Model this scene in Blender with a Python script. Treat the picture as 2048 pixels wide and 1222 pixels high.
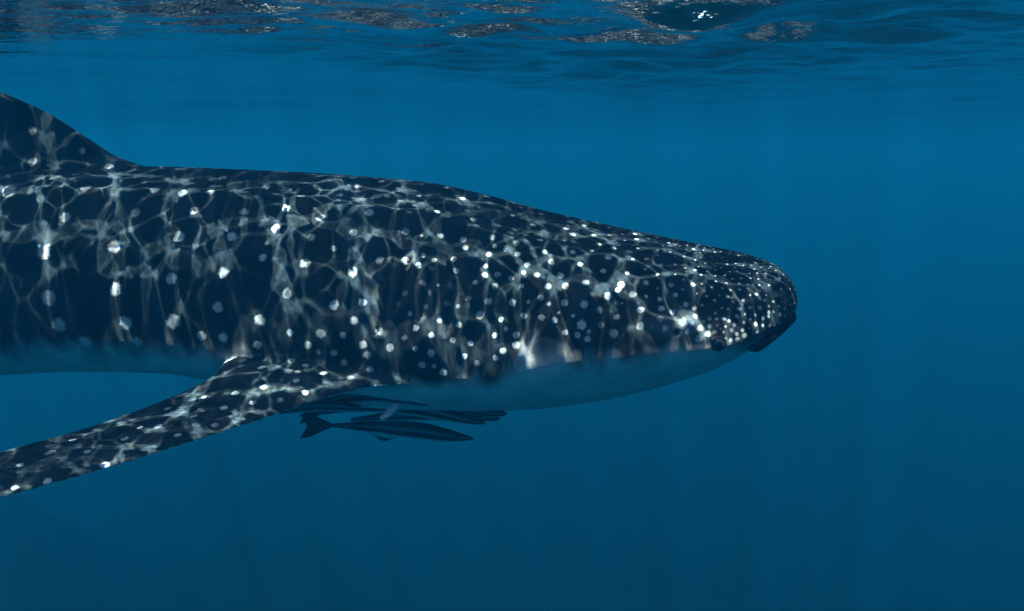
import bpy, bmesh, math, random
import numpy as np
from mathutils import Vector, Matrix
from mathutils.bvhtree import BVHTree

random.seed(7); RNG = np.random.default_rng(11)
scene = bpy.context.scene
for o in list(bpy.data.objects): bpy.data.objects.remove(o)
COL = scene.collection

# ------------------------------------------------------------------ camera
FPX = 2200.0                       # focal length in pixels of the 2048-wide photograph
W2, H2 = 1024.0, 611.0
PITCH = math.atan((611 - 300) / FPX)
CAM = np.array([0.0, 0.0, -0.31])  # the sea surface is z = 0
cd = bpy.data.cameras.new('camera'); cam = bpy.data.objects.new('camera', cd); COL.objects.link(cam)
cd.sensor_width = 36.0; cd.lens = 36.0 * FPX / 2048.0
cd.clip_start = 0.05; cd.clip_end = 600
cam.location = CAM; cam.rotation_euler = (math.pi / 2 - PITCH, 0, 0)
scene.camera = cam

# ------------------------------------------------------------------ light
SUN_EL, SUN_AZ = math.radians(67), math.radians(196)   # azimuth clockwise from +Y: behind the camera, a little to the left
SUN_DIR = Vector((math.cos(SUN_EL) * math.sin(SUN_AZ), math.cos(SUN_EL) * math.cos(SUN_AZ), math.sin(SUN_EL)))
world = bpy.data.worlds.new('World'); scene.world = world; world.use_nodes = True
wn = world.node_tree; wn.nodes.clear()
sky = wn.nodes.new('ShaderNodeTexSky'); sky.sky_type = 'NISHITA'; sky.sun_disc = False
sky.sun_elevation = SUN_EL; sky.sun_rotation = SUN_AZ
bgn = wn.nodes.new('ShaderNodeBackground'); bgn.inputs['Strength'].default_value = 0.10
wo = wn.nodes.new('ShaderNodeOutputWorld')
wn.links.new(sky.outputs[0], bgn.inputs[0]); wn.links.new(bgn.outputs[0], wo.inputs[0])
sl = bpy.data.lights.new('sun', 'SUN'); sl.energy = 5.0; sl.angle = math.radians(0.2); sl.color = (1, .985, .965)
sun = bpy.data.objects.new('sun', sl); COL.objects.link(sun)
sun.location = (0, 0, 20); sun.rotation_euler = SUN_DIR.to_track_quat('Z', 'Y').to_euler()
vs = scene.view_settings; vs.view_transform = 'Standard'; vs.look = 'None'; vs.gamma = 1; vs.use_curve_mapping = False
vs.exposure = 1.27
cy = scene.cycles
cy.max_bounces = 6; cy.diffuse_bounces = 2; cy.glossy_bounces = 3; cy.transmission_bounces = 2
cy.volume_bounces = 0; cy.transparent_max_bounces = 8; cy.use_denoising = True
try: cy.denoiser = 'OPENIMAGEDENOISE'
except Exception: pass
cy.sample_clamp_indirect = 4

# ------------------------------------------------------------------ helpers
FWD = np.array([0, math.cos(PITCH), -math.sin(PITCH)]); UPV = np.array([0, math.sin(PITCH), math.cos(PITCH)])
def ray(px, py):
    return FWD + np.array([(px - W2) / FPX, 0, 0]) + UPV * ((H2 - py) / FPX)
def at(px, py, Y):                         # the point of the pixel's ray that lies Y metres ahead
    d = ray(px, py); return CAM + d * (Y / d[1])
def project(P):
    Q = P - CAM; z = Q @ FWD
    return W2 + FPX * Q[..., 0] / z, H2 - FPX * (Q @ UPV) / z
def mat(name):
    m = bpy.data.materials.new(name); m.use_nodes = True
    nt = m.node_tree; nt.nodes.clear()
    return m, nt, (lambda t, **k: _node(nt, t, k)), nt.links.new
def _node(nt, t, k):
    n = nt.nodes.new(t)
    for a, v in k.items(): setattr(n, a, v)
    return n
def mesh_np(name, V, F, m=None, smooth=True):
    me = bpy.data.meshes.new(name)
    V = np.asarray(V, np.float32); F = np.asarray(F, np.int32)
    me.vertices.add(len(V)); me.vertices.foreach_set('co', V.ravel())
    k = F.shape[1]
    me.loops.add(F.size); me.loops.foreach_set('vertex_index', F.ravel())
    me.polygons.add(len(F)); me.polygons.foreach_set('loop_start', np.arange(len(F), dtype=np.int32) * k)
    me.update(calc_edges=True); me.validate()
    if smooth: me.polygons.foreach_set('use_smooth', np.ones(len(me.polygons), bool))
    if m: me.materials.append(m)
    return me
def add(name, me, parent=None, label=None, cat=None, group=None, kind=None):
    o = bpy.data.objects.new(name, me); COL.objects.link(o)
    if parent: o.parent = parent
    for k, v in (('label', label), ('category', cat), ('group', group), ('kind', kind)):
        if v: o[k] = v
    return o
def fattr(me, name, arr):
    a = me.attributes.new(name, 'FLOAT', 'POINT'); a.data.foreach_set('value', np.asarray(arr, np.float32))
def cattr(me, name, arr3):
    a = me.attributes.new(name, 'FLOAT_COLOR', 'POINT')
    b = np.ones((len(arr3), 4), np.float32); b[:, :3] = arr3; a.data.foreach_set('color', b.ravel())
def grid_faces(nu, nv, closed_v=True):
    i = np.arange(nu - 1)[:, None]; j = np.arange(nv if closed_v else nv - 1)[None, :]
    j2 = (j + 1) % nv
    return np.stack([i * nv + j, (i + 1) * nv + j, (i + 1) * nv + j2, i * nv + j2], -1).reshape(-1, 4)
def loft(rings):
    """closed tube from rings (n,k,3), its ends capped with centre fans made of quads"""
    R = np.asarray(rings, float); n, k, _ = R.shape
    V = R.reshape(-1, 3); F = grid_faces(n, k)
    V = np.vstack([V, R[0].mean(0), R[-1].mean(0)])
    a, b = n * k, n * k + 1; j = np.arange(0, k, 2); j1 = (j + 1) % k; j2 = (j + 2) % k
    F = np.vstack([F, np.stack([np.full_like(j, a), j, j1, j2], 1),
                   np.stack([np.full_like(j, b), (n - 1) * k + j2, (n - 1) * k + j1, (n - 1) * k + j], 1)])
    return V, F
def fuse(name, shells, voxel, smooth_it, smooth_f=0.5):
    """several closed overlapping shells -> one continuous skin (vertices, quads)"""
    Vs, Fs, off = [], [], 0
    for V, F in shells:
        Vs.append(V); Fs.append(F + off); off += len(V)
    me = mesh_np(name + '_src', np.vstack(Vs), np.vstack(Fs))
    bm = bmesh.new(); bm.from_mesh(me); bmesh.ops.recalc_face_normals(bm, faces=bm.faces); bm.to_mesh(me); bm.free()
    o = bpy.data.objects.new(name + '_src', me); COL.objects.link(o)
    md = o.modifiers.new('r', 'REMESH'); md.mode = 'VOXEL'; md.voxel_size = voxel; md.use_smooth_shade = True
    sm = o.modifiers.new('s', 'SMOOTH'); sm.iterations = smooth_it; sm.factor = smooth_f
    dg = bpy.context.evaluated_depsgraph_get(); ev = o.evaluated_get(dg); em = ev.to_mesh()
    V = np.empty(len(em.vertices) * 3, np.float32); em.vertices.foreach_get('co', V); V = V.reshape(-1, 3).astype(float)
    ls = np.empty(len(em.polygons), np.int32); em.polygons.foreach_get('loop_start', ls)
    lv = np.empty(len(em.loops), np.int32); em.loops.foreach_get('vertex_index', lv)
    F = np.stack([lv[ls + q] for q in range(4)], 1)
    ev.to_mesh_clear(); bpy.data.objects.remove(o); bpy.data.meshes.remove(me)
    return V, F
def interp(x, xs, ys):
    """smooth monotone-ish cubic through (xs, ys)"""
    xs = np.asarray(xs, float); ys = np.asarray(ys, float)
    h = np.diff(xs); dl = np.diff(ys) / h
    m = np.empty_like(ys); m[0] = dl[0]; m[-1] = dl[-1]
    a, b = dl[:-1], dl[1:]
    with np.errstate(divide='ignore', invalid='ignore'):
        hm = 2 * a * b / (a + b)
    m[1:-1] = np.where(a * b > 0, hm, 0.0)
    x = np.clip(np.asarray(x, float), xs[0], xs[-1])
    i = np.clip(np.searchsorted(xs, x, side='right') - 1, 0, len(xs) - 2)
    t = (x - xs[i]) / h[i]
    return ((2*t**3 - 3*t**2 + 1) * ys[i] + (t**3 - 2*t**2 + t) * h[i] * m[i]
            + (-2*t**3 + 3*t**2) * ys[i+1] + (t**3 - t**2) * h[i] * m[i+1])
def sstep(a, b, x):
    t = np.clip((x - a) / (b - a), 0, 1); return t * t * (3 - 2 * t)

# ================================================================== THE SETTING
# ---- sea surface: one sheet of ripples. Where its light falls on the animal the sheet is fine
#      enough to carry how the ripples gather the sunlight (traced below, colour by colour).
SWELL = []
for lam, n, slope in ((2.4, 5, .02), (1.2, 8, .03), (.62, 12, .07), (.36, 16, .095), (.2, 18, .085), (.115, 20, .065)):
    for _ in range(n):
        l = lam * random.uniform(.75, 1.3); k = 2 * math.pi / l
        th = math.radians(96) + random.gauss(0, .65)
        SWELL.append((k * math.cos(th), k * math.sin(th), slope / math.sqrt(n) * 1.41 / k, random.uniform(0, 6.283)))
def sea_height(X, Y, lmin):
    Z = np.zeros_like(X)
    for kx, ky, a, ph in SWELL:
        if 2 * math.pi / math.hypot(kx, ky) > lmin: Z += a * np.sin(kx * X + ky * Y + ph)
    return Z
CA = [(.020, .3, 14), (.036, 1.0, 24), (.060, 1.55, 30), (.105, 1.25, 22), (.2, .75, 12)]     # wavelength, curvature share, count: the ripples over the animal
CW = []
for lam, cv, n in CA:
    for _ in range(n):
        l = lam * random.uniform(.7, 1.4); k = 2 * math.pi / l; th = random.uniform(0, 6.283)
        CW.append((k * math.cos(th), k * math.sin(th), cv * 3.0 / math.sqrt(n) * 1.41 / k**2, random.uniform(0, 6.283)))
X0, X1, Y0, Y1, CS = -2.65, 1.55, 1.8, 4.3, 0.0042
PD = 2.5
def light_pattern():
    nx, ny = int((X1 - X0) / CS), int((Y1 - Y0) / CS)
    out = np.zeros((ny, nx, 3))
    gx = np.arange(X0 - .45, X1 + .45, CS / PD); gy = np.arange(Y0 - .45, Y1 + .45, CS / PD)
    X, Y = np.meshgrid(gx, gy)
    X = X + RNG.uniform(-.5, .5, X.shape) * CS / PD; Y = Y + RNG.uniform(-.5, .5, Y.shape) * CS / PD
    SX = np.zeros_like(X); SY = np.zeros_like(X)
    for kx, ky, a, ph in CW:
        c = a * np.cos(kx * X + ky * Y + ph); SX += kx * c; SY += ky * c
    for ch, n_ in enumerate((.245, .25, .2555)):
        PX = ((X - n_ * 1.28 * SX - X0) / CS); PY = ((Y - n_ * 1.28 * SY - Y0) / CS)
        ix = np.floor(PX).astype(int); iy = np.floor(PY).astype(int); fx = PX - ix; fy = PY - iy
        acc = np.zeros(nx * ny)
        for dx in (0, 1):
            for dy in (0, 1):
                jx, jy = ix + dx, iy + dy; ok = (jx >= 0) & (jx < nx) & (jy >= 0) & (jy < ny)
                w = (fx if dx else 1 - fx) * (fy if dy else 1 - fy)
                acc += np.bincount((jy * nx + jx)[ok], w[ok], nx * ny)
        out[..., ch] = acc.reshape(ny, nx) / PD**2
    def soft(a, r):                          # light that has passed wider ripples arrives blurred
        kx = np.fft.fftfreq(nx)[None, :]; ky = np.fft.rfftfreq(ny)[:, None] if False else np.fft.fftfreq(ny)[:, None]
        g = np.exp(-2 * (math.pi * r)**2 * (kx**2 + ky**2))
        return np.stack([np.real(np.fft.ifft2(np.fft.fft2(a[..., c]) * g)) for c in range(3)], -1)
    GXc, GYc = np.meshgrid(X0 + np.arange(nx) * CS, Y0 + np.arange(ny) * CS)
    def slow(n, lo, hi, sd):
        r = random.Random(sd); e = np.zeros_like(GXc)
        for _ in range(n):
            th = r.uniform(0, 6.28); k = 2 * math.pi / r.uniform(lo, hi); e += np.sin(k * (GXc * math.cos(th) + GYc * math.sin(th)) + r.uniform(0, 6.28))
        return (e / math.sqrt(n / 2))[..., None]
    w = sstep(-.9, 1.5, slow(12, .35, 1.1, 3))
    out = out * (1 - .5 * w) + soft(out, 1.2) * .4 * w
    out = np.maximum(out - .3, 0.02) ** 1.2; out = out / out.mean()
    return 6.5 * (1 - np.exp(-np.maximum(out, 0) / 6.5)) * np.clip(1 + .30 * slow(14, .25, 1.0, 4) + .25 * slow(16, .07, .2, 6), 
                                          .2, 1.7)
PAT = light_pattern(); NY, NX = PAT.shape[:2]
def growing(start, stop, step0, ratio, cap):
    v, s, sgn = [start], step0, 1 if stop > start else -1
    while (stop - v[-1]) * sgn > 0:
        v.append(v[-1] + s * sgn); s = min(s * ratio, cap)
    return np.array(v[1:])
xs = X0 + (np.arange(NX) + .5) * CS; ys = Y0 + (np.arange(NY) + .5) * CS
left1 = growing(xs[0], -4.5, .01, 1.1, .025); left2 = growing(left1[-1], -110, .06, 1.25, 8)
rght1 = growing(xs[-1], 4.5, .01, 1.1, .025); rght2 = growing(rght1[-1], 110, .06, 1.25, 8)
near2 = growing(ys[0], -60, .03, 1.25, 6); far1 = growing(ys[-1], 9, .01, 1.06, .03); far2 = growing(far1[-1], 160, .06, 1.1, 6)
gx = np.concatenate([left2[::-1], left1[::-1], xs, rght1, rght2]); gy = np.concatenate([near2[::-1], ys, far1, far2])
GX, GY = np.meshgrid(gx, gy)
big = np.exp(-np.maximum(0, np.hypot(GX, GY - 4) - 12) / 12.0)
# the short ripples lie calmer towards the left and far off
calm = (.16 + .84 * sstep(-1.15, -.45, GX + .35 * (3 - GY))) * (1 + .15 * np.exp(-((GX - .45) / .8)**2)) * (1 - .6 * sstep(.95, 1.7, GX)) * (1 - .6 * sstep(3.6, 6.5, GY))
long_ = sea_height(GX, GY, .8)
GZ = (long_ + (sea_height(GX, GY, .09) - long_) * calm) * big
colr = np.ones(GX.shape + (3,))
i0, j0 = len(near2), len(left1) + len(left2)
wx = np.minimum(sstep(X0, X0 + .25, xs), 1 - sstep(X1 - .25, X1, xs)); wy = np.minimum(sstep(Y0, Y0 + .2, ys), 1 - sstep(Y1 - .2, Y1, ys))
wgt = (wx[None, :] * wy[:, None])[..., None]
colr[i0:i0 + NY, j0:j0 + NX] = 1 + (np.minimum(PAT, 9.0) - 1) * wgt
# broad bands of stronger and weaker light elsewhere: the faint shafts in open water
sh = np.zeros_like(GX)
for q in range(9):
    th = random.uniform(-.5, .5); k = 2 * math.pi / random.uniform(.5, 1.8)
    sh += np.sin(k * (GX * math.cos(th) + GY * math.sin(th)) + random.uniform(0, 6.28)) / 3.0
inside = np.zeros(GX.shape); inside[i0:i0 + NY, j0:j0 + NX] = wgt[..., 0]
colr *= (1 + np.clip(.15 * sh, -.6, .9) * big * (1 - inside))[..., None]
m, nt, N, L = mat('sea_water')
out = N('ShaderNodeOutputMaterial'); mix = N('ShaderNodeMixShader'); tr = N('ShaderNodeBsdfTransparent'); gl = N('ShaderNodeBsdfGlossy')
fr = N('ShaderNodeFresnel'); fr.inputs['IOR'].default_value = 1.33
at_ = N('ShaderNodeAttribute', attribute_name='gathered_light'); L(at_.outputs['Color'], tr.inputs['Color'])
gl.inputs['Roughness'].default_value = .07; gl.inputs['Color'].default_value = (1, 1, 1, 1)
geo = N('ShaderNodeNewGeometry'); mp = N('ShaderNodeMapping'); mp.inputs['Rotation'].default_value = (0, 0, .12); mp.inputs['Scale'].default_value = (16, 24, 16)
nz = N('ShaderNodeTexNoise'); nz.inputs['Scale'].default_value = 1.0; nz.inputs['Detail'].default_value = 3.0
bp = N('ShaderNodeBump'); bp.inputs['Strength'].default_value = .6; bp.inputs['Distance'].default_value = .01
L(geo.outputs['Position'], mp.inputs['Vector']); L(mp.outputs[0], nz.inputs['Vector']); L(nz.outputs[0], bp.inputs['Height'])
L(bp.outputs[0], fr.inputs['Normal']); L(bp.outputs[0], gl.inputs['Normal'])
L(fr.outputs[0], mix.inputs[0]); L(tr.outputs[0], mix.inputs[1]); L(gl.outputs[0], mix.inputs[2]); L(mix.outputs[0], out.inputs['Surface'])
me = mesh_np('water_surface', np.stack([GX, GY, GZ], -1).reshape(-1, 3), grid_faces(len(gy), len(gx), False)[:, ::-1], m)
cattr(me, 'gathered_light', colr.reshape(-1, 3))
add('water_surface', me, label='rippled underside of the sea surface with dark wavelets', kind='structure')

# ---- sea bed far below
m, nt, N, L = mat('seabed')
out = N('ShaderNodeOutputMaterial'); b = N('ShaderNodeBsdfPrincipled'); nz = N('ShaderNodeTexNoise'); rp = N('ShaderNodeValToRGB')
nz.inputs['Scale'].default_value = .25; nz.inputs['Detail'].default_value = 6
rp.color_ramp.elements[0].position = .4; rp.color_ramp.elements[0].color = (.001, .005, .005, 1); rp.color_ramp.elements[1].color = (.003, .012, .012, 1)
geo = N('ShaderNodeNewGeometry'); L(geo.outputs['Position'], nz.inputs['Vector']); L(nz.outputs[0], rp.inputs[0]); L(rp.outputs[0], b.inputs['Base Color'])
b.inputs['Roughness'].default_value = 1; b.inputs['Specular IOR Level'].default_value = 0; L(b.outputs[0], out.inputs['Surface'])
bx = np.linspace(-110, 110, 240); by = np.linspace(-60, 150, 240); BX, BY = np.meshgrid(bx, by)
BZ = -10.5 + .3 * np.sin(BX * .31 + 1) * np.sin(BY * .27) + .25 * np.sin(BX * .8 + BY * .5) + RNG.normal(0, .08, BX.shape)
BZ += 2.9 * np.exp(-(((BX + 11.5) / 4.2)**2 + ((BY - 22) / 4.0)**2)) * (1 + .12 * np.sin(BX * 1.9 + 1) * np.sin(BY * 1.6))
add('seabed', mesh_np('seabed', np.stack([BX, BY, BZ], -1).reshape(-1, 3), grid_faces(240, 240, False)[:, ::-1], m), label='dark sea bed lost in the blue below', kind='structure')

# ---- the water itself
m, nt, N, L = mat('sea_volume')
out = N('ShaderNodeOutputMaterial'); pv = N('ShaderNodeVolumePrincipled')
pv.inputs['Color'].default_value = (.003, .345, .88, 1); pv.inputs['Density'].default_value = .05
pv.inputs['Anisotropy'].default_value = .6; pv.inputs['Absorption Color'].default_value = (0, .1, .35, 1)
L(pv.outputs[0], out.inputs['Volume'])
hb = np.array([[x, y, z] for x in (-109, 109) for y in (-59, 149) for z in (-13.5, .5)], float)
hf = [[0, 1, 3, 2], [4, 6, 7, 5], [0, 4, 5, 1], [2, 3, 7, 6], [0, 2, 6, 4], [1, 5, 7, 3]]
add('haze', mesh_np('haze', hb, hf, m, False), label='clear blue sea water fading everything far away', kind='stuff')
# ================================================================== THE WHALE SHARK
YAW = math.radians(5.0)                                 # tail a little farther off than the head
TAILV = np.array([-math.cos(YAW), math.sin(YAW), 0]); SIDE = np.array([-math.sin(YAW), -math.cos(YAW), 0])   # SIDE: towards the camera
NOSE = np.array([1.0, 3.85, 0.0])                     # the snout tip in plan; s runs from it towards the tail, q towards the camera
def loc2w(s, q, z):
    s = np.asarray(s, float); q = np.asarray(q, float); z = np.asarray(z, float)
    return NOSE + s[..., None] * TAILV + q[..., None] * SIDE + z[..., None] * np.array([0, 0, 1.])
def w2loc(P):
    D = P - NOSE; return D @ TAILV, D @ SIDE, P[..., 2]
def pix_q(px, py, q):                                   # pixel -> (s, z) on the upright plane q metres off the animal's middle
    d = ray(px, py); o = CAM - NOSE; t = (q - o @ SIDE) / (d @ SIDE); P = CAM + d * t
    return (P - NOSE) @ TAILV, P[2]
TOP = np.array([(-2600, 470), (-1900, 430), (-1200, 385), (-700, 355), (-300, 338), (0, 333), (280, 332), (400, 335), (600, 344), (700, 350), (850, 363), (950, 383), (1100, 424), (1250, 457),
                (1400, 488), (1500, 509), (1545, 527), (1575, 553), (1590, 585), (1594, 610)], float)
BOT = np.array([(-2600, 560), (-1900, 610), (-1200, 680), (-700, 730), (-300, 752), (0, 752), (200, 741), (400, 750), (500, 780), (600, 810), (800, 829), (1000, 823), (1100, 816), (1200, 803),
                (1300, 780), (1400, 750), (1450, 729), (1500, 700), (1530, 677), (1560, 655), (1580, 640), (1594, 620)], float)
S_ST = np.array([.004, .015, .035, .07, .12, .2, .3, .42, .56, .72, .9, 1.1, 1.3, 1.5, 1.75, 2.0, 2.3, 2.6, 3.0, 3.5, 4.0, 4.5, 5.0, 5.4, 5.75, 6.0])
HW = interp(S_ST, [0, .015, .035, .07, .12, .2, .3, .45, .7, 1.0, 1.4, 1.8, 2.3, 2.8, 3.4, 4.0, 4.6, 5.2, 5.7, 6.0],
            [.04, .13, .19, .255, .31, .355, .385, .41, .43, .44, .435, .415, .38, .335, .27, .20, .145, .10, .065, .03])
EQ = interp(S_ST, [0, .1, .4, .8, 1.3, 2.0, 3.0, 6.0], [.62, .62, .60, .57, .54, .52, .5, .5])     # share of the height above the widest line
NU = interp(S_ST, [0, .2, .6, 1.2, 2.0, 3, 6], [2.2, 2.5, 2.5, 2.3, 2.15, 2.0, 2.0]); NL = interp(S_ST, [0, .15, .4, .9, 1.3, 2, 6], [2.0, 1.85, 1.8, 1.86, 2.02, 2.25, 2.0])
NA = 120
PHI = np.linspace(0, 2 * math.pi, NA, endpoint=False)
def roof(q):                                            # flat sloping crown, then a steep side: the section of the head
    q = np.abs(q); a = 1 - .50 * (np.sqrt(q * q + .12**2) - .12); b = .64 * (np.clip(1 - q, 0, 1) / .24) ** .62
    k = .16; h = np.clip(.5 + .5 * (b - a) / k, 0, 1)
    return b * (1 - h) + a * h - k * h * (1 - h)
def ring(s, zt, zb, hw, eq, nu, nl, ridge=0.0):
    c, sn = np.cos(PHI), np.sin(PHI); up = sn >= 0
    n = np.where(up, nu, nl)
    q = hw * np.sign(c) * np.abs(c) ** (2 / n); ze = zt - (zt - zb) * eq
    z = ze + np.where(up, zt - ze, ze - zb) * np.sign(sn) * np.abs(sn) ** (2 / n)
    w_ = float(.80 * sstep(.02, .25, np.array(s)) * (1 - .65 * sstep(1.0, 1.9, np.array(s))) * (1 - sstep(2.4, 3.4, np.array(s))))
    u_ = np.abs(q) / hw; zr = np.abs(sn) ** (2 / n); zr = zr + w_ * (np.maximum(roof(u_), 0) - zr) * (u_ < .9999)
    z = np.where(up, ze + (zt - ze) * zr, z)
    if ridge:                                           # the three long keels of each flank
        el = np.degrees(np.arctan2(sn, np.abs(c)))
        b = ridge * (np.exp(-((el - 57) / 3.4)**2) + .5 * np.exp(-((el - 27) / 3.5)**2) + .3 * np.exp(-((el - 6) / 4)**2))
        q = q + b * c; z = z + b * sn
    return np.stack([np.full(NA, s), q, z], 1)
zt = np.array([pix_q(np.interp(s, [0, 6], [1590, -2500]), 400, 0)[1] for s in S_ST]) * 0
# start: height profiles straight from the outline on the middle plane, then corrected for what the near side shows
def start(tab):
    sz = np.array([pix_q(a, b, 0) for a, b in tab]); o = np.argsort(sz[:, 0]); return np.interp(S_ST, sz[o, 0], sz[o, 1])
zt, zb = start(TOP), start(BOT)
for it in range(40):
    for i, s in enumerate(S_ST):
        R = ring(s, zt[i], zb[i], HW[i], EQ[i], NU[i], NL[i]); P = loc2w(R[:, 0], R[:, 1], R[:, 2]); px, py = project(P)
        dist = P[:, 1]
        a = np.argmin(py); b = np.argmax(py)
        zt[i] -= .6 * (np.interp(px[a], TOP[:, 0], TOP[:, 1]) - py[a]) * dist[a] / FPX
        if s > .10: zb[i] -= .6 * (np.interp(px[b], BOT[:, 0], BOT[:, 1]) - py[b]) * dist[b] / FPX
        e_ = P[0]; tgt = np.interp(px[0], [-2600, -300, 0, 400, 700, 900, 1000, 1100, 1200, 1440, 1500, 1560, 1594], [515, 600, 620, 640, 690, 735, 722, 698, 688, 686, 672, 645, 618])
        EQ[i] = np.clip(EQ[i] + .4 * (tgt - py[0]) * e_[1] / FPX / max(zt[i] - zb[i], .05), .42, .74)
        if zt[i] - zb[i] < .02: zt[i], zb[i] = (zt[i] + zb[i]) / 2 + .01, (zt[i] + zb[i]) / 2 - .01
    # smooth blunt snout: its lower edge follows on from the jaw line behind
    j = np.searchsorted(S_ST, .10, side='right')
    zn = zt[0] * .0 + interp(S_ST[:j], [0, S_ST[j]], [zt[0] - .015, zb[j]]) if False else None
    for i in range(j):
        f = (S_ST[i] / S_ST[j]) ** .55
        zb[i] = (zt[0] - .02) * (1 - f) + zb[j] * f
SF = np.concatenate([np.linspace(.001, .12, 40), np.linspace(.125, 2.4, 180), np.linspace(2.42, 6.0, 130)])
fz = lambda y: interp(SF, S_ST, y)
fine = [ring(s, a, b, w, e, n1, n2, (.016 * r)) for s, a, b, w, e, n1, n2, r in zip(SF, fz(zt), fz(zb), fz(HW), fz(EQ), fz(NU), fz(NL),
        sstep(.45, 1.1, SF) * (1 - .6 * sstep(3, 5, SF)))]
fine = np.array(fine)
k0 = fine[0].mean(0); fine[0] = k0 + (fine[0] - k0) * .5
shells = [loft(fine)]
def foil(le, te, th, nrm, camber=0.0, m=28):
    """closed fin section: le, te points, thickness th along nrm"""
    t = np.concatenate([(1 - np.cos(np.linspace(0, math.pi, m // 2 + 1))) / 2, (1 + np.cos(np.linspace(0, math.pi, m // 2 + 1)))[1:-1] / 2])
    sgn = np.concatenate([np.ones(m // 2 + 1), -np.ones(m // 2 - 1)])
    pr = 2.6 * (np.sqrt(t) * .60 - .25 * t - .35 * t**2) ; hf = np.maximum(pr * th / 2, .0085 * np.sqrt(np.clip(14 * t * (1 - t), 0, 1)))
    return le + (te - le) * t[:, None] + nrm * ((sgn * hf + camber * 4 * t * (1 - t)))[:, None]
def fin(LE, TE, TH, n=40, camber=0.0, up=None, m=28):
    LE = np.array(LE, float); TE = np.array(TE, float); u = np.linspace(0, 1, len(LE)); uu = np.linspace(0, 1, n)
    l = np.stack([interp(uu, u, LE[:, k]) for k in range(3)], 1); t = np.stack([interp(uu, u, TE[:, k]) for k in range(3)], 1); th = interp(uu, u, TH)
    mid = (l + t) / 2; sp = np.gradient(mid, axis=0)
    rings = []
    for k in range(n):
        nr = np.cross(t[k] - l[k], sp[k]); nr /= np.linalg.norm(nr) + 1e-9
        if up is not None and nr @ up < 0: nr = -nr
        rings.append(foil(l[k], t[k], th[k], nr, camber, m))
    return loft(rings)
def pl(px, py, q):                     # local point from pixel and sideways offset
    s, z = pix_q(px, py, q); return (s, q, z)
# pectoral fin on the camera's side: leading edge low and near, trailing edge high and far
LEp = [pl(905, 742, .22), pl(868, 760, .36), pl(760, 771, .48), pl(650, 797, .58), pl(540, 834, .70), pl(400, 879, .83), pl(200, 941, .99), pl(0, 997, 1.13), pl(-150, 1034, 1.22), pl(-250, 1052, 1.27), pl(-300, 1056, 1.29)]
TEp = [pl(560, 712, .22), pl(570, 712, .30), pl(500, 720, .34), pl(452, 722, .38), pl(425, 752, .44), pl(330, 800, .55), pl(160, 861, .72), pl(0, 906, .87), pl(-140, 955, 1.02), pl(-240, 1015, 1.17), pl(-297, 1052, 1.28)]
THp = [.13, .115, .085, .068, .055, .046, .038, .032, .027, .022, .012]
pf = fin(LEp, TEp, THp, 60, .012, np.array([0, 0, 1.]))
shells.append(pf); pm = pf[0].copy(); pm[:, 1] *= -1; shells.append((pm, pf[1][:, ::-1]))
# first dorsal fin
def zt_at(s): return float(np.interp(s, S_ST, zt))
def zb_at(s): return float(np.interp(s, S_ST, zb))
def dpt(px, py): s, z = pix_q(px, py, 0); return (s, 0.0, z)
LEd = [dpt(420, 372), dpt(310, 338), dpt(240, 315), dpt(180, 278), dpt(100, 227), dpt(40, 199), dpt(-20, 176), dpt(-80, 168), dpt(-130, 168), dpt(-160, 172)]
TEd = [dpt(-420, 372), dpt(-400, 340), dpt(-390, 322), dpt(-290, 290), dpt(-245, 240), dpt(-235, 215), dpt(-228, 200), dpt(-215, 186), dpt(-195, 178), dpt(-172, 174)]
shells.append(fin(LEd, TEd, [.30, .20, .15, .12, .095, .08, .065, .045, .028, .015], 50))
# second dorsal, anal and pelvic fins, tail
def vfin(s0, s1, base, hgt, sweep, th, sgn):
    le = [(s0 - .03, 0, base - sgn * .08), (s0, 0, base), (s0 + sweep * .5, 0, base + sgn * hgt * .55), (s0 + sweep, 0, base + sgn * hgt)]
    te = [(s1 + .03, 0, base - sgn * .08), (s1, 0, base + sgn * .02), (s1 + .02, 0, base + sgn * hgt * .45), (s0 + sweep + .05, 0, base + sgn * hgt)]
    return fin(le, te, [th, th * .8, th * .5, .012], 24)
shells.append(vfin(4.15, 4.45, zt_at(4.3) - .02, .2, .25, .05, 1)); shells.append(vfin(4.25, 4.52, zb_at(4.4) + .02, .18, .24, .045, -1))
for sg in (1, -1):
    zz = zb_at(3.45)
    shells.append(fin([(3.3, sg * .1, zz + .12), (3.4, sg * .2, zz + .06), (3.55, sg * .3, zz), (3.68, sg * .37, zz - .05)],
                      [(3.62, sg * .1, zz + .12), (3.66, sg * .2, zz + .06), (3.72, sg * .3, zz), (3.75, sg * .37, zz - .05)], [.07, .05, .03, .012], 24))
zc = (zt_at(5.8) + zb_at(5.8)) / 2
shells.append(fin([(5.45, 0, zc), (5.62, 0, zc + .12), (5.95, .02, zc + .42), (6.35, .05, zc + .85)], [(6.05, 0, zc), (6.12, 0, zc + .16), (6.25, .02, zc + .45), (6.42, .05, zc + .86)], [.10, .07, .04, .012], 30))
shells.append(fin([(5.45, 0, zc), (5.62, 0, zc - .1), (5.8, .01, zc - .3), (6.02, .02, zc - .52)], [(6.05, 0, zc), (6.08, 0, zc - .12), (6.05, .01, zc - .32), (6.08, .02, zc - .53)], [.10, .07, .04, .012], 30))
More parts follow.
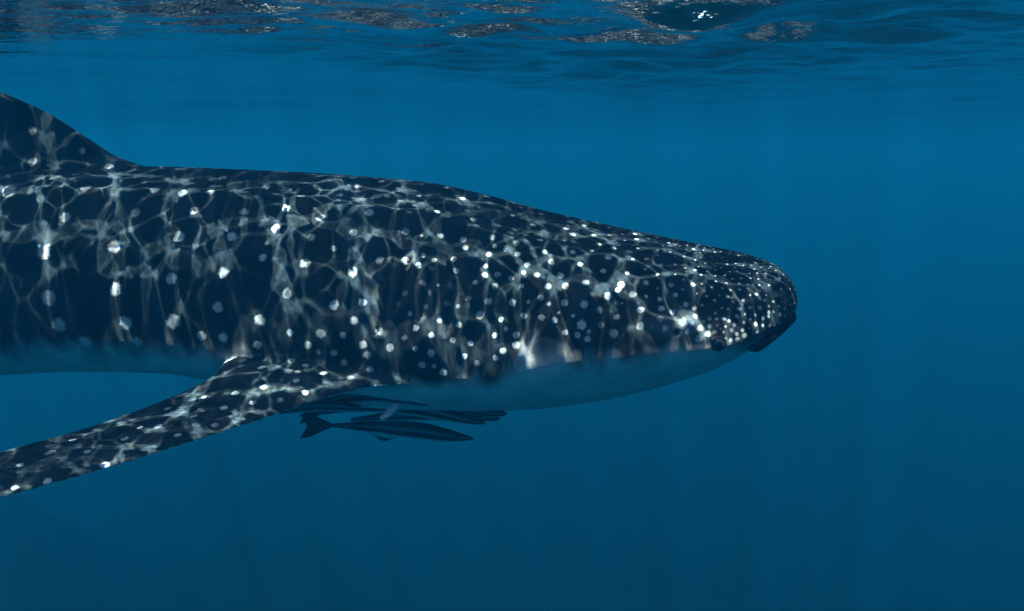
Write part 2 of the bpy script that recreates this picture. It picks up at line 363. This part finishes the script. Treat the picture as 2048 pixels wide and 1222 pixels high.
# lower lip: a dark rounded bow under the snout's front edge
lipn = [pl(1496, 696, .31), pl(1510, 699, .325), pl(1528, 688, .315), pl(1552, 668, .265), pl(1573, 648, .19), pl(1584, 634, .10)]
lip = np.array(lipn + [(lipn[-1][0] - .004, 0, lipn[-1][2] + .002)] + [(a, -b, c) for a, b, c in lipn[::-1]])
lu = np.linspace(0, 1, len(lip)); uu = np.linspace(0, 1, 90); LC = np.stack([interp(uu, lu, lip[:, k]) for k in range(3)], 1)
lr = .007 + .010 * np.sin(math.pi * np.clip(uu, 0.0, 1.0)) ** .5
lr = np.minimum(lr, .006 + .06 * np.minimum(uu, 1 - uu) * 1.6)
tg = np.gradient(LC, axis=0); tg /= np.linalg.norm(tg, axis=1)[:, None]
rg = []
for k in range(90):
    u_ = np.cross(tg[k], [0, 0, 1.]); u_ /= np.linalg.norm(u_); v_ = np.cross(u_, tg[k]); a_ = np.linspace(0, 2 * math.pi, 16, endpoint=False)
    rg.append(LC[k] + lr[k] * (np.cos(a_)[:, None] * u_ + np.sin(a_)[:, None] * v_))
shells.append(loft(rg))
SV, SFc = fuse('whale_shark', shells, .0066, 10, .5)
SV = loc2w(SV[:, 0], SV[:, 1], SV[:, 2])
def normals(V, F):
    n = np.cross(V[F[:, 2]] - V[F[:, 0]], V[F[:, 3]] - V[F[:, 1]]); N_ = np.zeros_like(V)
    for k in range(4):
        for c in range(3): N_[:, c] += np.bincount(F[:, k], n[:, c], len(V))
    return N_ / (np.linalg.norm(N_, axis=1)[:, None] + 1e-12)
SN = normals(SV, SFc)
if (SN * (SV - SV.mean(0))).sum() < 0: SFc = SFc[:, ::-1]; SN = -SN
bvh = BVHTree.FromPolygons([Vector(v) for v in SV], SFc.tolist())
def hit(px, py):
    d = Vector(ray(px, py)).normalized(); h = bvh.ray_cast(Vector(CAM), d)
    return None if h[0] is None else (np.array(h[0]), np.array(h[1]))
ls, lq, lz = w2loc(SV)
MIRV = SV + np.outer(np.abs(lq) - lq, SIDE)             # every point folded to the camera's side
mpx, mpy = project(MIRV)
# ---- gill slits and spiracle pressed into the skin, behind the head
GILL = [[(762, 565), (770, 600), (764, 640), (752, 668)], [(786, 520), (773, 560), (770, 600), (768, 640), (762, 670)], [(822, 515), (806, 555), (798, 590), (786, 625)],
        [(866, 530), (855, 565), (846, 600), (838, 640)], [(910, 560), (899, 600), (893, 640), (889, 670)]]
press = np.zeros(len(SV)); lit_rim = np.zeros(len(SV)); gilldark = np.zeros(len(SV))
from mathutils.kdtree import KDTree
kd = KDTree(len(SV))
for i, v in enumerate(MIRV): kd.insert(v, i)
kd.balance()
for g in GILL:
    g = np.array(g, float); uu = np.linspace(0, 1, 60); gu = np.linspace(0, 1, len(g))
    for a, b, u in zip(interp(uu, gu, g[:, 0]), interp(uu, gu, g[:, 1]), uu):
        h = hit(a, b)
        if h is None: continue
        wdt = .016 * math.sin(math.pi * min(max(u, .03), .97)) ** .4
        for co, i, d in kd.find_range(h[0], wdt * 4):
            pr_ = .012 * math.exp(-(d / wdt)**2) - .005 * math.exp(-((d - 2 * wdt) / wdt)**2)
            lit_rim[i] = max(lit_rim[i], .08 * math.exp(-((d - 1.7 * wdt) / (.7 * wdt))**2))  # light caught by the folds, painted as a paler rim
            press[i] = pr_ if abs(pr_) > abs(press[i]) else press[i]; gilldark[i] = max(gilldark[i], .85 * math.exp(-(d / (wdt * .5))**2))
h = hit(1353, 665); SPIR = h[0]
for co, i, d in kd.find_range(SPIR, .05):
    press[i] = max(press[i], .015 * math.exp(-(d / .0095)**4)); gilldark[i] = max(gilldark[i], math.exp(-(d / .0095)**4))
SV = SV - SN * press[:, None]
# ---- where the skin is dark, pale and spotted
SPOTS = '''65 261 9,65 324 10,218 333 9,18 382 14,172 375 12,310 378 11,165 302 7,130 434 12,270 426 11,388 421 10,88 503 16,228 493 14,358 474 12,97 596 17,118 650 16,232 578 14,252 645 14,342 557 12,347 643 16,170 684 14,275 684 12,446 355 9,421 383 9,365 386 9,532 374 9,572 416 9,488 423 10,640 435 10,552 457 10,623 475 9,463 473 11,668 497 7,525 515 9,610 526 11,447 545 12,603 392 7,680 390 7,435 615 12,520 640 12,575 587 11,668 610 11,446 675 11,515 690 10,580 665 8,641 667 11,615 690 9,686 671 8,403 672 11,714 373 8,762 363 7,775 392 7,838 392 7,739 425 9,818 424 9,875 423 8,706 465 9,811 463 11,882 471 9,843 472 5,925 397 7,892 375 7,975 393 7,947 439 9,926 479 9,985 475 9,931 495 8,705 544 11,759 521 9,810 522 10,847 510 7,868 521 7,863 536 7,837 531 8,908 518 8,912 541 8,978 509 8,971 532 7,970 550 8,995 549 9,845 566 8,903 571 9,951 565 8,990 572 9,877 571 5,725 605 9,708 641 9,758 662 9,809 587 9,860 586 7,820 628 7,795 608 7,851 613 8,895 607 9,916 613 6,937 597 8,879 641 7,832 656 9,918 650 9,960 630 11,863 670 8,906 680 8,941 686 8,809 676 8,862 706 11,831 698 8,780 695 9,845 730 10,868 732 7,930 712 8,887 745 11,954 727 9,991 716 8,990 670 8,977 603 10,1042 415 7,1082 428 8,1135 433 7,1067 450 8,1132 457 8,1168 451 7,1021 465 9,1052 470 8,1080 480 9,1032 486 9,1145 469 9,1147 483 9,1197 489 9,1219 470 7,1273 478 6,1227 496 8,1258 503 9,1269 468 6,990 492 7,1035 508 8,1090 504 8,1145 504 8,1216 515 9,1010 499 6,1055 529 8,1103 524 9,1160 529 8,1207 542 8,1294 518 7,1074 550 8,1121 551 9,1171 565 9,1243 569 10,1292 565 8,1022 556 8,1047 545 6,1043 572 7,1096 573 9,1131 572 9,1082 595 9,1025 605 10,1057 604 6,1098 608 6,1129 606 10,1168 609 11,1216 592 11,1265 589 10,1236 580 8,1002 639 8,1048 631 8,1083 635 9,1109 640 9,1163 650 13,1199 620 10,1117 625 5,1146 632 6,1202 650 9,1233 634 9,1281 620 9,1281 653 11,1228 667 12,1178 663 7,1155 670 9,1130 665 8,1175 678 9,1012 658 7,1032 670 10,1032 690 11,1006 702 9,1040 715 12,1342 570 8,1386 569 6,1424 574 5,1351 590 7,1320 598 7,1372 609 8,1404 610 5,1429 601 4,1345 624 8,1389 617 6,1323 617 8,1391 632 7,1365 643 10,1321 638 9,1384 648 6,1407 643 5,1419 637 6,1400 656 9,1418 652 6,1330 657 9,1375 662 8,1416 668 8,1430 664 6,1397 678 10,1433 638 4,1448 638 5,1458 642 5,1469 650 5,1435 650 5,1451 653 4,1441 657 3,1464 660 6,1447 664 4,1473 668 6,1485 660 5,1489 671 7,1451 677 5,1462 680 6,1475 678 6,1511 648 6,1525 651 5,1539 651 5,1514 665 5,1501 638 4,1488 645 5,1491 628 4,1511 629 5,1526 636 5,1537 633 5,1537 624 5,1547 623 4,1560 629 6,1570 633 4,1520 616 7,1500 615 5,1478 618 6,1474 633 6,1456 618 4,1444 616 4,1431 626 5,1569 617 3,1558 612 4,1538 612 4,1445 576 4,1461 580 5,1479 579 5,1455 594 5,1467 604 5,1486 600 5,1500 590 4,1513 588 5,1533 590 3,1552 593 3,1528 601 4,1546 603 4,1563 604 3,1453 566 4,1496 568 4,1577 625 3,1580 610 3,1575 600 3,726 689 9,667 706 8,583 722 8,637 704 6,735 710 9,688 725 8,612 731 9,648 746 8,595 744 7,592 761 8,523 735 9,526 775 9,470 787 9,448 815 9,505 805 8,482 732 7,405 795 9,335 817 8,316 852 9,387 832 7,250 877 9,280 855 7,100 905 11,175 903 9,145 880 8,95 962 10,30 975 9,210 930 10,40 930 9,355 870 8,560 800 8,610 785 8,700 755 8,740 740 8,430 850 8'''
CEN = []
for t in SPOTS.split(','):
    a, b, r = map(float, t.split())
    h = hit(a, b)
    if h is not None: CEN.append((h[0], r * (.95 if a < 800 else .78 if a < 1250 else .8) * h[0][1] / FPX))
# spots where the photograph shows only a sliver: crown of the head and back of the snout
crown = np.where((ls < 1.0) & (SN[:, 2] > .45) & (lq > -.02))[0]; RNG.shuffle(crown)
acc = KDTree(4000); pts = []
cell = {}
def far_enough(p, dmin, cs=.03):
    key = tuple(np.floor(p / cs).astype(int)); r = int(math.ceil(dmin / cs))
    for dx in range(-r, r + 1):
        for dy in range(-r, r + 1):
            for dz in range(-r, r + 1):
                for p2 in cell.get((key[0] + dx, key[1] + dy, key[2] + dz), ()):
                    if np.linalg.norm(p - p2) < dmin: return False
    cell.setdefault(key, []).append(p); return True
for c_, r_ in CEN: far_enough(c_, 0.0)
for i in crown[:9000]:
    s = ls[i]; dmin = .026 + .05 * sstep(.25, 1.0, s)
    if far_enough(SV[i], dmin): CEN.append((SV[i], random.uniform(.0036, .0058) + .005 * sstep(.3, .9, s)))
head = np.where((ls < .75) & (lq > 0) & (SN[:, 2] <= .5) & (mpy < np.interp(mpx, [1150, 1300, 1440, 1520, 1600], [640, 655, 672, 668, 625])) & (mpx > 1120))[0]; RNG.shuffle(head)
for i in head[:9000]:
    if far_enough(SV[i], .024 + .02 * sstep(.25, .7, ls[i])): CEN.append((SV[i], random.uniform(.0028, .0052)))
# rows of spots on the part of the body behind the frame and on the fins
rest = np.where((lq > -.02) & (mpx < -20) & (lz > np.interp(ls, S_ST, zb + .25 * (zt - zb))))[0]; RNG.shuffle(rest)
for i in rest[:9000]:
    if far_enough(SV[i], .15): CEN.append((SV[i], random.uniform(.018, .027)))
spot = np.full(len(SV), -1.0); level = np.zeros(len(SV))
for c_, r_ in CEN:
    jit = random.choice((1, 1, .9, .8, .7, .55)) * random.uniform(.85, 1.0); e = Vector((random.gauss(0, 1), random.gauss(0, 1), random.gauss(0, 1))).normalized(); st = random.uniform(0, .22)
    for co, i, d in kd.find_range(c_, r_ * 2.0):
        dv = (co - Vector(c_)); dd = math.sqrt(max(0, d * d - st * (dv.dot(e))**2))
        f_ = 1 - dd / r_
        if f_ > spot[i]: spot[i] = f_; level[i] = jit
BL = np.array([(-3000, 560), (-1200, 640), (-400, 690), (0, 702), (200, 700), (400, 706), (560, 735), (700, 765), (900, 772), (980, 768), (1020, 735), (1060, 720), (1120, 724), (1200, 728), (1300, 718), (1350, 702), (1400, 698), (1440, 698), (1500, 690), (1560, 668), (1600, 640)], float)
WD = np.interp(mpx, [0, 450, 900, 1000, 1060, 1150, 1300, 1500], [38, 36, 18, 40, 60, 34, 26, 18])
belly = np.clip((mpy - np.interp(mpx, BL[:, 0], BL[:, 1])) / WD, -4, 4)
finmask = ((lq > np.interp(ls, SF, fz(HW)) * 0 + np.interp(ls, S_ST, HW) + .03) | (-lq > np.interp(ls, S_ST, HW) + .03)).astype(float)
finmask = np.maximum(finmask, ((mpx < 905) & (mpy > np.interp(mpx, [-300, 0, 430, 470, 640, 780, 905], [800, 880, 735, 716, 700, 735, 760])) & (SN[:, 2] > -.1) & (mpy < np.interp(mpx, [0, 540, 650, 760, 870], [1010, 845, 808, 784, 768]))).astype(float))
belly = np.where(finmask > .5, np.where(SN[:, 2] < -.15, 2.0, -4.0), belly)
belly = np.where((ls > 3.2) & (ls < 3.9) & (SN[:, 2] > .25) & (lz < np.interp(ls, S_ST, zb + .3 * (zt - zb))), -4.0, belly)
# the pale cheek between eye and spiracle, and light painted on the gill folds
ck = np.exp(-((mpx - 1350) / 75.)**2 - ((mpy - 655) / 26.)**2); cheek_lit_rim = np.maximum(.2 * ck, lit_rim)
kl = KDTree(len(LC)); LW = loc2w(LC[:, 0], LC[:, 1], LC[:, 2])
for i, v in enumerate(LW): kl.insert(v, i)
kl.balance()
dark = gilldark.copy()
for i in np.where((ls < .5))[0]:
    co, j, d = kl.find(SV[i])
    dark[i] = max(dark[i], 1 - min(1, max(0, (d - lr[j] * 1.5) / .008)))
m, nt, N, L = mat('shark_skin')
out = N('ShaderNodeOutputMaterial'); b = N('ShaderNodeBsdfPrincipled'); L(b.outputs[0], out.inputs['Surface'])
tc = N('ShaderNodeTexCoord')
def A(nm): return N('ShaderNodeAttribute', attribute_name=nm).outputs['Fac']
def mixc(f, c1, c2):
    x = N('ShaderNodeMix', data_type='RGBA'); L(f, x.inputs[0])
    for k, c in ((6, c1), (7, c2)):
        if isinstance(c, tuple): x.inputs[k].default_value = c + (1,)
        else: L(c, x.inputs[k])
    return x.outputs[2]
def noise(sc, det, rough=.55):
    n = N('ShaderNodeTexNoise'); n.inputs['Scale'].default_value = sc; n.inputs['Detail'].default_value = det; n.inputs['Roughness'].default_value = rough
    L(tc.outputs['Object'], n.inputs['Vector']); return n.outputs[0]
def ramp(f, p0, p1, v0=0., v1=1.):
    r = N('ShaderNodeMapRange'); L(f, r.inputs[0]); r.inputs[1].default_value = p0; r.inputs[2].default_value = p1; r.inputs[3].default_value = v0; r.inputs[4].default_value = v1
    return r.outputs[0]
def math_(op, a, b_):
    x = N('ShaderNodeMath', operation=op, use_clamp=True)
    for k, v in ((0, a), (1, b_)):
        if isinstance(v, (int, float)): x.inputs[k].default_value = v
        else: L(v, x.inputs[k])
    return x.outputs[0]
back = mixc(ramp(noise(9, 6), .35, .7), (.004, .008, .010), (.011, .018, .021))
back = mixc(ramp(noise(70, 4), .55, .75, 0, .5), back, (.018, .027, .031))
sv_ = N('ShaderNodeMapping'); sv_.inputs['Scale'].default_value = (15, 15, 3.2); L(tc.outputs['Object'], sv_.inputs['Vector'])
sn_ = N('ShaderNodeTexNoise'); sn_.inputs['Scale'].default_value = 1; sn_.inputs['Detail'].default_value = 6; L(sv_.outputs[0], sn_.inputs['Vector'])
back = mixc(ramp(sn_.outputs[0], .54, .74, 0, .6), back, (.036, .047, .053))
back = mixc(math_('MULTIPLY', A('fin'), ramp(noise(13, 5, .6), .50, .70, 0, .55)), back, (.07, .095, .10))
c = mixc(A('cheek_lit_rim'), back, (.27, .33, .34))
pale = mixc(ramp(noise(7, 7, .65), .38, .62), (.42, .49, .48), (.60, .66, .64))
be = N('ShaderNodeMath', operation='MULTIPLY_ADD'); L(sn_.outputs[0], be.inputs[0]); be.inputs[1].default_value = 2.4; L(A('belly'), be.inputs[2])
bl_ = N('ShaderNodeMapRange', interpolation_type='SMOOTHSTEP'); L(be.outputs[0], bl_.inputs[0]); bl_.inputs[1].default_value = .25; bl_.inputs[2].default_value = 2.15
c = mixc(bl_.outputs[0], c, pale)
wob = N('ShaderNodeMath', operation='MULTIPLY_ADD'); L(noise(85, 4, .65), wob.inputs[0]); wob.inputs[1].default_value = 1.15; wob.inputs[2].default_value = -.6
edge = N('ShaderNodeMath', operation='ADD'); L(wob.outputs[0], edge.inputs[0]); L(A('spot'), edge.inputs[1])
sp = math_('MULTIPLY', ramp(edge.outputs[0], -.12, .28), math_('MULTIPLY', A('level'), ramp(noise(130, 3), .25, .6, .7, 1.0)))
c = mixc(sp, c, mixc(ramp(noise(40, 3), .3, .7), (.26, .33, .345), (.40, .47, .48)))
c = mixc(A('dark'), c, (.0005, .0007, .001))
L(c, b.inputs['Base Color']); b.inputs['Roughness'].default_value = .62; L(ramp(A('dark'), 0, 1, .04, .0), b.inputs['Specular IOR Level']); b.inputs['Specular Tint'].default_value = (.55, .85, 1, 1)
bp = N('ShaderNodeBump'); bp.inputs['Strength'].default_value = .25; bp.inputs['Distance'].default_value = .004
L(noise(160, 3), bp.inputs['Height']); L(bp.outputs[0], b.inputs['Normal'])
root = bpy.data.objects.new('whale_shark', None); COL.objects.link(root)
root['label'] = 'huge dark whale shark covered in white spots, gliding beneath the rippled surface'; root['category'] = 'whale shark'
me = mesh_np('whale_shark_body', SV, SFc, m)
for nm, ar in (('spot', spot), ('belly', belly), ('cheek_lit_rim', cheek_lit_rim), ('dark', dark), ('level', level), ('fin', finmask)): fattr(me, nm, ar)
body = add('body', me, root)
# ---- eyes
def simple(name, col, rough, spec=.5):
    m, nt, N, L = mat(name); o = N('ShaderNodeOutputMaterial'); b = N('ShaderNodeBsdfPrincipled'); L(b.outputs[0], o.inputs[0])
    nz = N('ShaderNodeTexNoise'); nz.inputs['Scale'].default_value = 60; mx = N('ShaderNodeMix', data_type='RGBA'); L(nz.outputs[0], mx.inputs[0])
    mx.inputs[6].default_value = tuple(x * .8 for x in col) + (1,); mx.inputs[7].default_value = tuple(x * 1.2 for x in col) + (1,)
    L(mx.outputs[2], b.inputs['Base Color']); b.inputs['Roughness'].default_value = rough; b.inputs['Specular IOR Level'].default_value = spec
    return m
M_lid, M_iris, M_pup = simple('eyelid', (.014, .02, .022), .6, .1), simple('iris', (.035, .042, .045), .3, .2), simple('pupil', (.004, .004, .005), .1)
def ball(c, n, r, flat, m, name, parent):
    bm = bmesh.new(); bmesh.ops.create_uvsphere(bm, u_segments=28, v_segments=16, radius=r)
    q = Vector(n).to_track_quat('Z', 'Y').to_matrix()
    for v in bm.verts: v.co = Vector(c) + q @ Vector((v.co.x, v.co.y, v.co.z * flat))
    me = bpy.data.meshes.new(name); bm.to_mesh(me); bm.free(); me.materials.append(m)
    for p in me.polygons: p.use_smooth = True
    return add(name, me, parent)
def torus(c, n, R, r, m, name, parent, sx=1.0):
    q = Vector(n).to_track_quat('Z', 'Y').to_matrix(); rings = []
    V = []
    for i in range(36):
        a = 2 * math.pi * i / 36
        for j in range(12):
            b_ = 2 * math.pi * j / 12; p = Vector(((R + r * math.cos(b_)) * math.cos(a) * sx, (R + r * math.cos(b_)) * math.sin(a), r * .8 * math.sin(b_)))
            V.append(Vector(c) + q @ p)
    F = [[i * 12 + j, ((i + 1) % 36) * 12 + j, ((i + 1) % 36) * 12 + (j + 1) % 12, i * 12 + (j + 1) % 12] for i in range(36) for j in range(12)]
    return add(name, mesh_np(name, np.array(V), F, m), parent)
ec, en = hit(1438, 688)
s_, q_, z_ = w2loc(ec); en2 = en - 2 * (en @ SIDE) * SIDE; ec2 = ec - 2 * q_ * SIDE
for c_, n_ in ((ec, en), (ec2, en2)):
    eye = ball(c_ - n_ * .009, n_, .019, .75, M_iris, 'eye', root)
    ball(c_ + n_ * .0028 - np.array([0, 0, .003]), n_, .0105, .4, M_pup, 'pupil', eye)
    torus(c_ - n_ * .0035, n_, .0205, .005, M_lid, 'eyelid', eye, 1.08)
# ================================================================== THE REMORAS UNDER THE BELLY
m, nt, N, L = mat('remora_skin')
out = N('ShaderNodeOutputMaterial'); b = N('ShaderNodeBsdfPrincipled'); L(b.outputs[0], out.inputs['Surface'])
tc = N('ShaderNodeTexCoord'); rp = N('ShaderNodeValToRGB'); at_ = N('ShaderNodeAttribute', attribute_name='stripe')
ns = N('ShaderNodeTexNoise'); ns.inputs['Scale'].default_value = 30; ns.inputs['Detail'].default_value = 4; L(tc.outputs['Object'], ns.inputs['Vector'])
ad = N('ShaderNodeMath', operation='MULTIPLY_ADD'); L(ns.outputs[0], ad.inputs[0]); ad.inputs[1].default_value = .07; L(at_.outputs['Fac'], ad.inputs[2])
els = rp.color_ramp.elements; els[0].position = 0; els[0].color = (.42, .46, .46, 1); els[1].position = 1; els[1].color = (.02, .024, .03, 1)
for p_, c_ in ((.20, (.42, .46, .46)), (.26, (.010, .012, .016)), (.50, (.010, .012, .016)), (.57, (.15, .165, .18)), (.70, (.11, .125, .14)), (.80, (.02, .024, .03))):
    e = els.new(p_); e.color = c_ + (1,)
L(ad.outputs[0], rp.inputs[0]); L(rp.outputs[0], b.inputs['Base Color']); b.inputs['Roughness'].default_value = .45; b.inputs['Specular IOR Level'].default_value = .2
M_rem = m
def remora(line, hh, Y, slope, tail=None, pect=None, anal=None, dorsal=None, eye=None, label='', palefin=False):
    """line: centre line in pixels from snout to tail root, hh: half heights in pixels; Y: metres ahead at the snout, growing by slope towards the tail"""
    line = np.array(line, float); hh = np.array(hh, float); n = 60
    u = np.concatenate([[0], np.cumsum(np.hypot(*np.diff(line, axis=0).T))]); u /= u[-1]; uu = np.linspace(0, 1, n)
    cx, cy_, h = interp(uu, u, line[:, 0]), interp(uu, u, line[:, 1]), interp(uu, u, hh)
    h = h * np.minimum(1, np.sqrt(np.clip(uu / .03, .02, 1)))
    C = np.array([at(a, b_, Y + slope * t) for a, b_, t in zip(cx, cy_, uu)]); r = h * C[:, 1] / FPX
    wr = r * interp(uu, [0, .12, .3, .6, 1], [1.25, 1.1, .85, .75, .5])
    a_ = np.linspace(0, 2 * math.pi, 24, endpoint=False); rings = []
    for k in range(n):
        t = C[min(k + 1, n - 1)] - C[max(k - 1, 0)]; t /= np.linalg.norm(t); w_ = np.cross(t, [0, 0, 1.]); w_ /= np.linalg.norm(w_); v_ = np.cross(w_, t)
        rings.append(C[k] + wr[k] * np.cos(a_)[:, None] * w_ + r[k] * np.sin(a_)[:, None] * v_)
    sh_ = [loft(rings)]; T = 0.006
    def slab(pts, d0, d1, dq):
        """a thin fin from a pixel outline given as pairs (front, back)"""
        le = np.array([at(a, b_, d0 + (d1 - d0) * i / (len(pts) - 1)) for i, ((a, b_), _) in enumerate(pts)]); te = np.array([at(a, b_, d0 + (d1 - d0) * i / (len(pts) - 1)) for i, (_, (a, b_)) in enumerate(pts)])
        return fin(le, te, [T] * len(pts), 16, m=12)
    k_ = .004
    if tail: sh_.append(slab(tail, Y + slope, Y + slope, 0))
    for f_ in (anal, dorsal): 
        if f_: sh_.append(slab(f_, Y + slope * .6, Y + slope * .62, 0))
    npect = None
    if pect:
        sh_.append(slab(pect, Y + slope * .4 - .03, Y + slope * .4 - .09, 0))
    V, F = fuse('remora', sh_, .0032, 3, .5)
    nrm = normals(V, F)
    d2 = np.argmin(((V[:, None, [0, 2]] - C[None, ::2][:, :, [0, 2]])**2).sum(-1), 1) * 2
    v = (V[:, 2] - C[d2, 2]) / (r[d2] + 1e-6)
    st = .5 + .5 * np.clip(v, -1, 1)
    end = (V[:, 0] < C[-1, 0]) | (np.abs(v) > 1.25); st = np.where(end, .35, st)
    if palefin and pect: 
        pq = np.array([at(a, b_, Y) for pr_ in pect for a, b_ in pr_])[1:]; st = np.where((np.abs(v) > 1.1) & (v < 0) & (V[:, 0] > pq[:, 0].min() - .01) & (V[:, 0] < pq[:, 0].max() + .02), .1, st)
    base = V.mean(0)
    rt = bpy.data.objects.new('remora', None); COL.objects.link(rt); rt.location = base
    rt['label'] = label; rt['category'] = 'fish'; rt['group'] = 'remoras under the whale shark'
    me = mesh_np('remora_body', V - base, F, M_rem); fattr(me, 'stripe', st); add('body', me, rt)
    if eye:
        j = int(np.argmin(np.abs(cx - eye[0]))); p = at(eye[0], eye[1], C[j, 1] - wr[j] * .92)
        ball(p - base, np.array([0, -1., 0]), .0055, .6, M_pup, 'eye', rt)
    return C
remora([(950, 878), (925, 875), (890, 870), (840, 862), (790, 857), (730, 853), (664, 851)], [2.5, 8, 14, 18, 17, 11, 4.5], 3.85, .05,
       tail=[((676, 846), (668, 848)), ((655, 838), (630, 850)), ((640, 834), (612, 851)), ((612, 829), (600, 832))][:1] + [((668, 850), (640, 852))] if False else [((620, 829), (598, 828)), ((645, 838), (607, 840)), ((668, 851), (613, 852)), ((645, 862), (608, 862)), ((622, 873), (600, 877))],
       anal=[((805, 866), (700, 858)), ((790, 876), (740, 868)), ((770, 883), (762, 880))], dorsal=[((810, 846), (690, 850)), ((796, 840), (720, 847)), ((780, 839), (770, 841))],
       eye=(914, 873), label='lowest remora with a fan-shaped tail, swimming clear below the belly')
remora([(974, 847), (955, 844), (925, 837), (880, 826), (830, 816), (780, 812), (715, 815), (640, 826)], [2.5, 6, 10, 15, 17, 15, 10, 4.5], 3.69, .06,
       tail=[((615, 812), (596, 806)), ((630, 820), (603, 818)), ((644, 826), (606, 828)), ((632, 834), (603, 838)), ((620, 842), (598, 848))],
       eye=(938, 842), label='darkest remora, its pointed head just above the lowest remora')
remora([(1016, 828), (1005, 827), (980, 826), (930, 818), (870, 808), (800, 802), (720, 803), (650, 810)], [3, 6.5, 8, 11, 14, 14, 10, 5], 3.73, .06,
       label='farthest forward remora with its head tip against open water')
remora([(1001, 837), (990, 837), (960, 836), (900, 832), (840, 830), (780, 833), (700, 840)], [3, 6, 7, 11, 12, 10, 4], 3.78, .06,
       label='thin remora half hidden behind the darkest remora, only its blunt head tip showing')
remora([(862, 809), (848, 806), (826, 799), (790, 791), (740, 788), (690, 794), (640, 806), (580, 821)], [2.5, 7, 12, 17, 19, 15, 10, 4.5], 3.64, .02,
       pect=[((803, 808), (780, 810)), ((790, 824), (770, 824)), ((770, 838), (758, 838))], eye=(824, 802), palefin=True, label='pale-bellied remora pressed to the belly, its light side fin hanging down')
remora([(724, 813), (712, 814), (690, 813), (650, 811), (600, 816), (560, 824)], [2.5, 6, 10, 12, 10, 6], 3.60, .0,
       eye=(692, 818), label='small remora tucked behind the front edge of the spotted fin')

# ================================================================== DRIFTING SPECKS
sv, sf = [], []
for q in range(110):
    d = random.uniform(1.2, 6.0); c_ = at(random.uniform(-200, 2250), random.uniform(190, 1300), d); r_ = random.uniform(.0004, .0009) * d / 3
    a = len(sv); e = [Vector(v) for v in ((1, 0, 0), (-1, 0, 0), (0, 1, 0), (0, -1, 0), (0, 0, 1), (0, 0, -1))]
    for v in e: sv.append(np.array(c_) + np.array(v) * r_ * random.uniform(.5, 1.3))
    for x in (0, 1):
        for y in (2, 3):
            for z in (4, 5): sf.append([a + x, a + y, a + z])
add('plankton', mesh_np('plankton', np.array(sv), np.array(sf), simple('plankton', (.5, .52, .48), .8)), label='tiny pale specks drifting in the water', kind='stuff')
